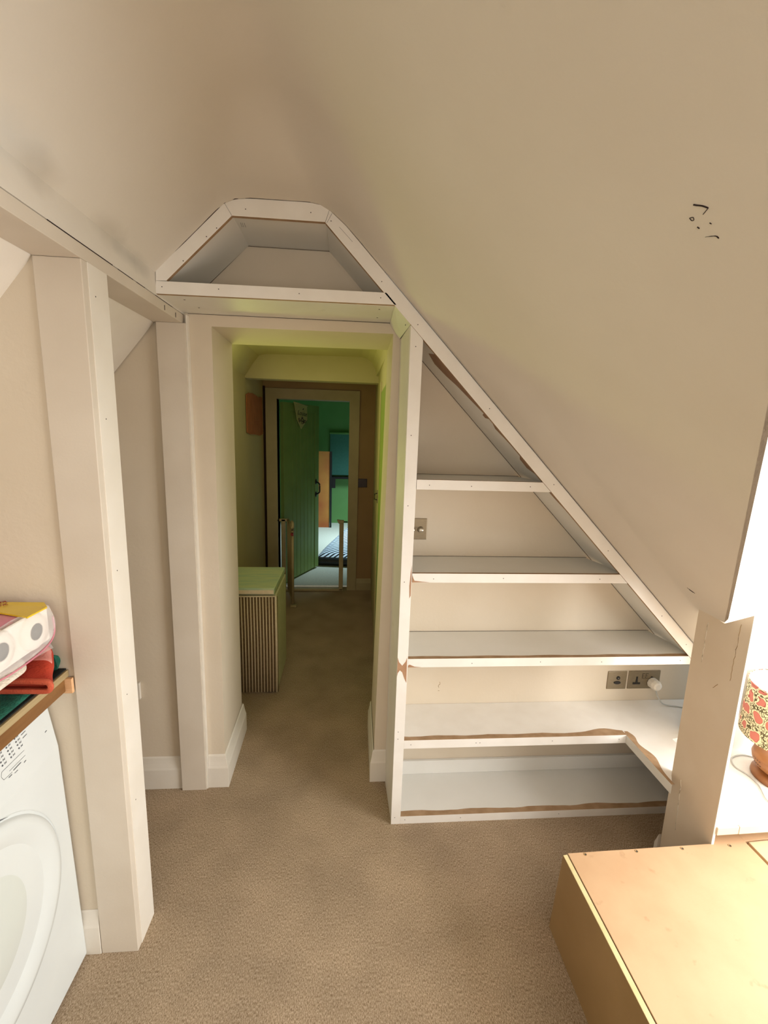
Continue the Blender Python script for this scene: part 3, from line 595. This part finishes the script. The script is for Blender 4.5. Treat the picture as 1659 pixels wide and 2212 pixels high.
# ------------------------------------------------------------------ towels and tissue pack
def folded(name, x0, x1, y0, y1, z0, z1, m, parent, layers=3, seed=0, sag=.003, rot=0, droop=0):
    """rounded folded cloth slab with a fold line between layers"""
    r = random.Random(seed); nx, ny, nz = 14, 18, layers * 6; cx_, cy_ = (x0 + x1) / 2, (y0 + y1) / 2; hx, hy = (x1 - x0) / 2, (y1 - y0) / 2
    bm = bmesh.new(); rings = []
    ph = [r.uniform(0, 6) for _ in range(6)]
    for k in range(nz + 1):
        t = k / nz; z = z0 + (z1 - z0) * t; inset = .010 * (1 - abs(math.sin(math.pi * t * layers)) ** .6)
        if k in (0, nz): inset = .014
        ring = []
        N_ = 72
        for i in range(N_):
            a = 2 * math.pi * i / N_; ca, sa = math.cos(a), math.sin(a); e = .28
            x = (hx - inset) * (abs(ca) ** e) * (1 if ca > 0 else -1); y = (hy - inset) * (abs(sa) ** e) * (1 if sa > 0 else -1)
            x += .002 * math.sin(7 * a + ph[0] + t * 3); y += .002 * math.sin(5 * a + ph[1])
            zz = z + sag * math.sin(3 * a + ph[2]) * t
            X = cx_ + x * math.cos(rot) - y * math.sin(rot); Y = cy_ + x * math.sin(rot) + y * math.cos(rot)
            if droop and X > x1 - .06: zz -= droop * ((X - (x1 - .06)) / .06) ** 1.6
            ring.append(bm.verts.new((X, Y, zz)))
        rings.append(ring)
    for k in range(nz):
        for i in range(72): bm.faces.new((rings[k][i], rings[k][(i + 1) % 72], rings[k + 1][(i + 1) % 72], rings[k + 1][i]))
    for rr in (rings[0][::-1], rings[-1]):
        c = bm.verts.new(sum((v.co for v in rr), Vector()) / 72 + Vector((0, 0, .002)))
        for i in range(72): bm.faces.new((rr[i], rr[(i + 1) % 72], c))
    bmesh.ops.recalc_face_normals(bm, faces=bm.faces); me = bpy.data.meshes.new(name); bm.to_mesh(me); bm.free()
    return link(name, me, m, parent, True)
gt = folded('towel', -1.15, -.706, .55, 1.088, .8875, .9035, 'green_towel', None, 1, 1, sag=.0015)
gl = folded('rolled_end', -1.12, -.708, 1.064, 1.0915, .8880, .934, 'green_towel', gt, 1, 12, sag=.001)
tag(gt, 'dark green folded towel at the bottom of the stack on the timber worktop', 'towel')
rt = thing('towel', 'rust red velour towel with pink band folded over the worktop edge', 'towel', (-.8, .97, .905))
def red_loop(name, sec_, t0, t1, th, m, n=12):
    vs = []; fs = []; L_ = len(sec_(0))
    for j in range(n + 1):
        t = t0 + (t1 - t0) * j / n
        for (x, z) in sec_(t): vs.append((x + .0015 * math.sin(9 * t + z * 90), .952 + .110 * t, z + .0018 * math.sin(6 * t + x * 40)))
    for j in range(n):
        for i_ in range(L_ - 1): fs.append((j * L_ + i_, j * L_ + i_ + 1, (j + 1) * L_ + i_ + 1, (j + 1) * L_ + i_))
    o = pydata(name, vs, fs, m, rt, True); q = o.modifiers.new('s', 'SOLIDIFY'); q.thickness = th; q.offset = 0
    o.modifiers.new('u', 'SUBSURF').levels = 2; return o
def red_sec(t, k=0):
    fx_ = -.650 - .062 * t; zt = .934 + .034 * t - k; zb = .911 + k; h_ = (zt - zb) / 2; zm = (zt + zb) / 2
    top = [(-1.05, zt), (-.95, zt), (-.85, zt), (-.78, zt + .001), (-.72 - .04 * t, zt - .001 * (1 - t))]
    arc = [(fx_ - h_ * .9 + h_ * .9 * math.cos(a), zm + h_ * math.sin(a)) for a in [math.pi / 2 - math.pi * i / 8 for i in range(1, 8)]]
    return top + [(fx_ - h_ * 1.2, zt)] + arc + [(fx_ - h_ * 1.2, zb), (-.74, zb), (-.85, zb), (-1.05, zb)]
red_loop('towel_body', red_sec, 0, 1, .009, 'red_towel')
red_loop('hem', red_sec, -.02, .07, .0115, 'red_trim', 3)
red_loop('inner_layer', lambda t: [(x - .012, z) for x, z in red_sec(t, .0065)], .12, .95, .006, 'red_towel')
red_loop('pink_band', lambda t: [p for p in red_sec(t) if p[1] > .925 + .018 * t and p[0] > -.80], .50, .93, .0125, 'pink_towel', 5)
wtw = folded('towel', -1.05, -.703, .70, .997, .958, .978, 'white_towel', None, 1, 5, rot=0, droop=.012)
tag(wtw, 'cream white towel lying between the red towel and the tissue pack', 'towel')
pk = thing('toilet_roll_pack', 'pink and yellow plastic pack of toilet rolls on top of the towels', 'pack', (-.85, .95, .99))
# rolls with hollow cores facing the room
for (y, z) in ((1.008, 1.026), (.905, 1.030)):
    lathe('roll', [(.019, 0), (.021, .0), (.040, -.002), (.0435, -.008), (.0435, -.100), (0, -.100)], (-.704, y, z), 'paper', pk, 'X', 40)
    lathe('core', [(.0200, .0005), (.0190, -.006), (0, -.006)], (-.704, y, z), 'core', pk, 'X', 28)
def wrap(name, x0, x1, y0, y1, z0, z1, m, parent, bulge=.006, seed=1):
    bm = bmesh.new(); bmesh.ops.create_cube(bm, size=1); bmesh.ops.subdivide_edges(bm, edges=bm.edges, cuts=7, use_grid_fill=True); r = random.Random(seed)
    for v in bm.verts:
        u = v.co * 2; b_ = (1 - abs(u.y) ** 2) if abs(u.x) > .9 or abs(u.z) > .9 else 0
        k = 1 - .06 * (abs(u.x * u.y) + abs(u.y * u.z) + abs(u.x * u.z)) ** 2 / 3
        v.co = Vector(((x0 + x1) / 2 + u.x * k * (x1 - x0) / 2 + r.uniform(-1, 1) * bulge * .3, (y0 + y1) / 2 + u.y * k * (y1 - y0) / 2 + r.uniform(-1, 1) * bulge * .3,
                        (z0 + z1) / 2 + u.z * k * (z1 - z0) / 2 + bulge * b_ * (1 if u.z > 0 else -.3) + r.uniform(-1, 1) * bulge * .25))
    me = bpy.data.meshes.new(name); bm.to_mesh(me); bm.free(); return link(name, me, m, parent, True)
film = bpy.data.materials.new('clear_film'); film.use_nodes = True
b = film.node_tree.nodes['Principled BSDF']; b.inputs['Base Color'].default_value = (.95, .93, .9, 1); b.inputs['Roughness'].default_value = .18; b.inputs['Alpha'].default_value = .3
M['film'] = film
box('tissue_layer', -.715, -.7118, .852, 1.060, .984, 1.069, 'paper', pk, .001)
w = wrap('wrapper', -1.10, -.718, .846, 1.066, .980, 1.072, 'pinkfilm', pk, .003)
f_ = wrap('end_film', -.722, -.694, .850, 1.064, .979, 1.073, 'film', pk, .003, 4); f_.modifiers.new('u', 'SUBSURF').levels = 1
ytop = pydata('yellow_panel', [(-.695, .972, 1.0755), (-.697, 1.040, 1.0715), (-.72, 1.066, 1.072), (-1.0, 1.068, 1.073), (-.98, 1.055, 1.0745), (-.80, 1.008, 1.0755)], [(0, 1, 2, 3, 4, 5)], 'yellowfilm', pk)
s_ = ytop.modifiers.new('s', 'SOLIDIFY'); s_.thickness = .0035; s_.offset = 0
tw = Matrix.Translation((-.815, 1.045, 1.0772)) @ Matrix.Rotation(math.radians(38), 4, 'Z')
text_mesh('lettering', 'SAVER', .016, tw, 'redink', pk)
tw = Matrix.Translation((-.800, 1.030, 1.0775)) @ Matrix.Rotation(math.radians(38), 4, 'Z')
text_mesh('lettering', 'PACK', .016, tw, 'redink', pk)
tube('seam', [(-.697, .85, .984), (-.693, .92, .979), (-.693, 1.01, .982), (-.696, 1.052, 1.0), (-.702, 1.063, 1.04)], .002, 'pinkfilm', pk, 8)
pydata('film_tab', [(-.694, .975, .977), (-.686, 1.03, .975), (-.70, 1.04, .983), (-.70, .98, .984)], [(0, 1, 2, 3)], 'film', pk)

# ------------------------------------------------------------------ hall beyond the doorway
struct(loft('wall_hall_left', [(-.755, 2.05, 0), (-.755, 2.05, 1.87), (-.83, 2.05, 1.87), (-.83, 2.05, 0)], [(-.757, 4.07, 0), (-.757, 4.07, 1.93), (-.83, 4.07, 1.93), (-.83, 4.07, 0)], 'hallwall'))
hr = [(.180, 2.05), (.192, 2.6), (.203, 3.1), (.212, 3.5), (.228, 4.07), (.30, 4.07), (.30, 2.05)]
whr = struct(prism('wall_hall_right', hr, 'Z', 0, 1.93, 'hallwall'))
cp = [(-.76, 1.86), (-.70, 1.95), (-.655, 2.01), (-.60, 2.022), (.08, 2.030), (.125, 2.018), (.160, 1.99), (.182, 1.95), (.192, 1.90), (.30, 1.90), (.30, 2.08), (-.84, 2.08), (-.84, 1.86)]
struct(prism('ceiling_hall', cp, 'Y', 2.05, 3.42, 'hallwall'))
struct(box('trim_bulkhead', -.80, .30, 3.40, 3.52, 1.850, 2.07, 'hallwall', bv=.004))
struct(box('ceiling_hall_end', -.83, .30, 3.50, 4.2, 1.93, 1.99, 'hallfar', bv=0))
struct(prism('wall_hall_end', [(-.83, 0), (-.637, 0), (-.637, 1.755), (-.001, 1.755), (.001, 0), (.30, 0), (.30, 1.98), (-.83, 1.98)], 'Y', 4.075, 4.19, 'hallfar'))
arch = struct(prism('trim_door_frame', [(-.735, 0), (-.637, 0), (-.637, 1.755), (-.002, 1.755), (0, 0), (.086, 0), (.090, 1.845), (-.735, 1.845)], 'Y', 4.052, 4.075, 'halltrim', bv=.003))
prism('frame_lining', [(-.645, 0), (-.637, 0), (-.637, 1.7545), (-.002, 1.7545), (0, 0), (.008, 0), (.006, 1.763), (-.645, 1.763)], 'Y', 4.06, 4.195, 'halltrim', arch)
box('frame_gap_shade', -.757, -.737, 4.064, 4.075, 0, 1.86, 'gapshade', arch, 0)  # dark strip painting the shade in the gap beside the frame
skirt('baseboard_hall_end', [(.228, 4.0735), (.088, 4.0735)], .112, 'halltrim')
hs = box('light_switch', .087, .170, 4.064, 4.0745, .989, 1.068, 'switchdark', bv=.002); tag(hs, 'dark square light switch on the wall right of the far door frame', 'switch')
bp_ = pydata('bare_plaster_patch', [(-.752, y, z) for y, z in ((3.39, 1.735), (3.47, 1.752), (3.60, 1.758), (3.72, 1.752), (3.83, 1.742), (3.90, 1.752), (3.985, 1.757), (3.985, 1.445), (3.85, 1.435), (3.70, 1.444), (3.50, 1.448), (3.39, 1.462))], [tuple(range(12))], 'terracotta', bpy.data.objects['wall_hall_left'])
s_ = bp_.modifiers.new('s', 'SOLIDIFY'); s_.thickness = .006; s_.offset = -1
# cupboard door in the right hall wall
xr = lambda y: .180 + .0208 * (y - 2.05) / 1.0 * 1.14
cd = thing('cupboard_door', 'light green cupboard door in the right hall wall with black latch', 'door', (.19, 2.6, 0))
loft('leaf', [(xr(2.25) - .006, 2.25, .02), (xr(2.25) - .006, 2.25, 1.735), (xr(2.25) + .02, 2.25, 1.735), (xr(2.25) + .02, 2.25, .02)], [(xr(2.82) - .006, 2.82, .02), (xr(2.82) - .006, 2.82, 1.735), (xr(2.82) + .02, 2.82, 1.735), (xr(2.82) + .02, 2.82, .02)], 'cgreen', cd)
loft('frame_upright', [(xr(2.83) - .010, 2.83, 0), (xr(2.83) - .010, 2.83, 1.80), (xr(2.83) + .02, 2.83, 1.80), (xr(2.83) + .02, 2.83, 0)], [(xr(2.92) - .010, 2.92, 0), (xr(2.92) - .010, 2.92, 1.80), (xr(2.92) + .02, 2.92, 1.80), (xr(2.92) + .02, 2.92, 0)], 'hallwall', cd)
tube('latch', [(xr(2.86) - .008, 2.86, 1.105), (xr(2.86) - .028, 2.86, 1.10), (xr(2.86) - .028, 2.86, 1.065), (xr(2.86) - .008, 2.86, 1.06)], .004, 'black', cd, 8, False)
box('latch_plate', xr(2.86) - .013, xr(2.86) - .008, 2.855, 2.865, 1.04, 1.125, 'black', cd, 0)

# laundry hamper
hp = thing('laundry_hamper', 'cream woven laundry hamper with a worn green painted lid in the hall', 'hamper', (-.53, 2.56, 0))
hx0, hx1, hy0, hy1 = -.70, -.388, 2.372, 2.755
bev(box('body', hx0, hx1, hy0 + .004, hy1, .004, .592, 'hamperside', hp, 0), .008, 3)
box('front_backing', hx0, hx1 - .004, hy0 + .001, hy0 + .005, .01, .590, 'ribdark', hp, 0)
k = 0; x = hx0 + .005
while x < hx1 - .002:
    dx = .0; o = tube('rib', [(x, hy0, .008), (x + .001, hy0 - .001, .3), (x - .001, hy0, .585)], .0031, 'rib', hp, 6, False)
    for q in (.0062, .0108):
        tube('cane', [(x + q, hy0 + .0015, .008), (x + q, hy0 + .0015, .585)], .0017, 'ribdark', hp, 5, False)
    x += .0168
tube('corner_rib', [(hx1 - .001, hy0 - .001, .006), (hx1 + .001, hy0 - .001, .3), (hx1 - .002, hy0 - .001, .588)], .0042, 'rib', hp, 8, False)
tube('braid', [(hx0, hy0 - .002, .585), (hx1, hy0 - .002, .587)], .004, 'rib', hp, 8, False)
ld = prism('lid', [(hx0, hy0 - .006), (hx1 - .008, hy0 - .006), (hx1 - .004, hy1 + .003), (hx0, hy1 + .003)], 'Z', .598, .634, 'hamperlid', hp, .006); ld.modifiers['b'].segments = 3
box('lid_front', hx0, hx1 - .012, hy0 - .0085, hy0 - .005, .602, .624, 'rib', hp, .001)
skirt('baseboard_hall_left', [(-.755, 4.05), (-.755, 2.05)], .12, 'halltrim')

# baby gate
gt_ = thing('safety_gate', 'cream metal safety gate standing open in the far door frame', 'gate', (-.3, 4.0, 0))
GX0, GX1, GY = -.625, -.015, 4.03
box('threshold_bar', GX0 + .02, GX1 - .02, GY - .012, GY + .012, .004, .026, 'gate', gt_, .003)
box('post', GX1 - .062, GX1 - .022, GY - .012, GY + .012, .01, .655, 'gate', gt_, .004)
prism('post_cap', [(GX1 - .085, .690), (GX1 - .02, .685), (GX1 - .022, .655), (GX1 - .068, .655)], 'Y', GY - .016, GY + .016, 'gate', gt_, .003)
tube('wall_bolt', [(GX1 - .03, GY, .67), (GX1 + .012, GY, .67)], .006, 'black', gt_, 8, False)
tube('wall_bolt', [(GX0 - .012, GY, .675), (GX0 + .03, GY, .675)], .006, 'black', gt_, 8, False)
box('post', GX0 + .022, GX0 + .060, GY - .012, GY + .012, .01, .69, 'gate', gt_, .004)
box('top_arm', GX0 + .005, GX0 + .085, GY - .012, GY + .012, .668, .692, 'gate', gt_, .003)
# the swung leaf: frame and bars
h0 = Vector((-.535, 3.98, 0)); h1 = Vector((-.455, 3.64, 0))
def leafpt(s, z): v = h0 + (h1 - h0) * s; return (v.x, v.y, z)
for s in (0, 1): tube('leaf_upright', [leafpt(s, .035), leafpt(s, .70 if s == 0 else .70)], .011, 'gate', gt_, 8, False)
for z in (.05, .69): tube('leaf_rail', [leafpt(0, z), leafpt(1, z)], .011, 'gate', gt_, 8, False)
for i in range(1, 8): tube('leaf_bar', [leafpt(i / 8, .05), leafpt(i / 8, .69)], .0065, 'gate', gt_, 8, False)
tube('handle', [leafpt(.86, .735), leafpt(1.02, .73), leafpt(1.05, .66)], .013, 'gate', gt_, 8)
box('release_button', h1.x - .012, h1.x + .010, h1.y - .030, h1.y - .012, .632, .655, M['redink'], gt_, .001)
box('foot', h1.x - .02, h1.x + .03, h1.y - .015, h1.y + .015, .003, .022, 'gate', gt_, .002)

# ------------------------------------------------------------------ far room
struct(box('floor_far_room', -1.9, 1.3, 4.19, 7.3, -.05, 0, 'farfloor', bv=0))
struct(box('wall_far_room_back', -1.9, 1.3, 7.2, 7.3, 0, 2.4, 'farwall', bv=0))
struct(box('wall_far_room_left', -1.98, -1.9, 4.19, 7.3, 0, 2.4, 'farwall', bv=0))
struct(box('wall_far_room_right', 1.3, 1.38, 4.19, 7.3, 0, 2.4, 'farwall', bv=0))
struct(box('ceiling_far_room', -1.9, 1.3, 4.19, 7.3, 2.4, 2.45, 'farwall', bv=0))
for a in ((-1.9, -.83), (.30, 1.3)): struct(box('wall_far_room_front', a[0], a[1], 4.12, 4.19, 0, 2.4, 'farwall', bv=0))
struct(box('wall_far_room_front', -.83, .30, 4.12, 4.19, 1.985, 2.4, 'farwall', bv=0))
M['skirtg'] = mat('far_skirting', '3d6b4a', '3d6b4a', .6)
rb = thing('roller_blind', 'teal roller blind pulled down on the green far room wall', 'blind', (.1, 7.18, 1.1))
box('blind_fabric', -.30, .45, 7.165, 7.172, .82, 1.44, 'fargreen2', rb, .001); tube('blind_roller', [(-.31, 7.165, 1.455), (.46, 7.165, 1.455)], .02, 'farwall', rb, 12, False)
box('blind_bar', -.30, .45, 7.158, 7.176, .79, .82, 'fargreen2', rb, .002); 
struct(box('trim_window_sill', -.33, .48, 7.10, 7.2, .735, .765, 'black', bv=0))
ob = thing('leaning_board', 'tall narrow orange panel standing upright in the far room', 'board', (-.35, 6.85, 0))
prism('board_face', [(-.62, 0), (-.29, 0), (-.285, 1.175), (-.62, 1.18)], 'Y', 6.84, 6.86, 'orange', ob, .002); box('dark_edge', -.286, -.255, 6.83, 6.87, 0, 1.176, 'black', ob, .001)
box('dark_bracket', -.255, -.20, 6.84, 6.86, .62, .78, 'black', ob, .002)
# striped quilt
vs = []; fs = []; nx, ny = 26, 26
for j in range(ny + 1):
    for i in range(nx + 1):
        u, v = i / nx, j / ny
        x = (-.40 + .42 * v ** 1.2) * (1 - u) + 1.0 * u; y = 4.86 * (1 - v) + 6.75 * v - .10 * u * (1 - v)
        e = min(u, v, 1 - v) ; z = .09 * min(1, e / .06) ** .5 + .012 * math.sin(9 * u + 5 * v) * math.sin(7 * v) * min(1, e / .1)
        vs.append((x, y, max(z, .001) + .002))
fs = [(j * (nx + 1) + i, j * (nx + 1) + i + 1, (j + 1) * (nx + 1) + i + 1, (j + 1) * (nx + 1) + i) for j in range(ny) for i in range(nx)]
q = pydata('striped_quilt', vs, fs, 'striped', smooth=True); qe = tube('dark_border', [(-.36, 4.875, .045), (.3, 4.80, .045), (1.0, 4.76, .045)], .046, 'black', q, 10)
tag(q, 'blue and white striped quilt spread on the far room floor', 'quilt')

# far door leaf
U = Vector((.43854, .89871, 0)); Nn = Vector((.89871, -.43854, 0)); HG = Vector((-.605, 4.2, 0))
def dp(s, off, z): return HG + U * s + Nn * off + Vector((0, 0, z))
def dbox(name, s0, s1, o0, o1, z0, z1, m, parent, bv=.0015):
    A = [dp(s0, o0, z0), dp(s1, o0, z0), dp(s1, o0, z1), dp(s0, o0, z1)]; B = [dp(s0, o1, z0), dp(s1, o1, z0), dp(s1, o1, z1), dp(s0, o1, z1)]
    return loft(name, A, B, m, parent, bv=bv)
dr = thing('ledged_door', 'green tongue-and-groove door standing open at the end of the hall', 'door', tuple(HG))
dbox('backing', 0.003, .645, -.035, -.010, .02, 1.735, 'dgreen', dr)
dbox('door_frame_upright', 0, .085, -.012, .004, .018, 1.738, 'dgreen', dr); dbox('door_frame_upright', .572, .648, -.012, .004, .018, 1.738, 'dgreen', dr)
dbox('door_frame_rail', .086, .571, -.012, .004, 1.665, 1.738, 'dgreen', dr)
wd = (.571 - .086) / 7
for i in range(7): dbox('board', .086 + wd * i + .003, .086 + wd * (i + 1) - .003, -.011, -.001, .02, 1.661, 'dgreen', dr, .002)
hd = .590
tube('pull_handle', [tuple(dp(hd, .010, .955)), tuple(dp(hd, .045, .935)), tuple(dp(hd, .048, .89)), tuple(dp(hd, .045, .845)), tuple(dp(hd, .010, .825))], .008, 'black', dr, 8)
for z in (.957, .823):
    o = lathe('handle_plate', [(0, .006), (.014, .005), (.018, 0)], (0, 0, 0), 'black', dr, 'X', 16)
    for v in o.data.vertices: v.co = dp(hd + v.co.y, .004 + v.co.x, z + v.co.z * 1.7)
pn = thing('name_pennant', 'small pointed cream name pennant hanging on the open green door', 'sign', tuple(dp(.28, .02, 1.6)))
def pp(s, z, off=.022): return dp(s, off, z)
pts = [(.150, 1.742), (.375, 1.722), (.380, 1.590), (.272, 1.500), (.200, 1.590)]
M['pennant'] = mat('cream_felt', 'b9b27a', 'c2bb82', .9, 40, .2, 200)
loft('felt', [pp(s, z, .020) for s, z in pts], [pp(s, z, .026) for s, z in pts], 'pennant', pn)
tube('hanging_rod', [tuple(pp(.142, 1.745, .024)), tuple(pp(.385, 1.722, .024))], .006, 'pennant', pn, 8, False)
def pm(s, z, ang=0):
    R_ = Matrix(((U.x, 0, Nn.x, 0), (U.y, 0, Nn.y, 0), (0, 1, 0, 0), (0, 0, 0, 1)))
    return Matrix.Translation(pp(s, z, .0268)) @ R_ @ Matrix.Rotation(ang, 4, 'Z')
text_mesh('lettering', 'Louise', .062, pm(.285, 1.628, -.09), 'black', pn, .0006, .25)
tube('stroke', [tuple(pp(.295, 1.682, .027)), tuple(pp(.308, 1.695, .027))], .004, 'black', pn, 6, False)
for (s, z, r) in ((.285, 1.588, .016), (.285, 1.560, .014), (.285, 1.606, .010), (.262, 1.580, .009), (.308, 1.580, .010), (.308, 1.562, .008), (.228, 1.592, .010), (.232, 1.572, .009), (.335, 1.572, .014)):
    bm_ = [tuple(pp(s + r * math.cos(a), z + r * math.sin(a) * .9, .0272)) for a in [i * math.pi / 6 for i in range(13)]]
    tube('motif', bm_, .0028, 'switchdark', pn, 5, False)
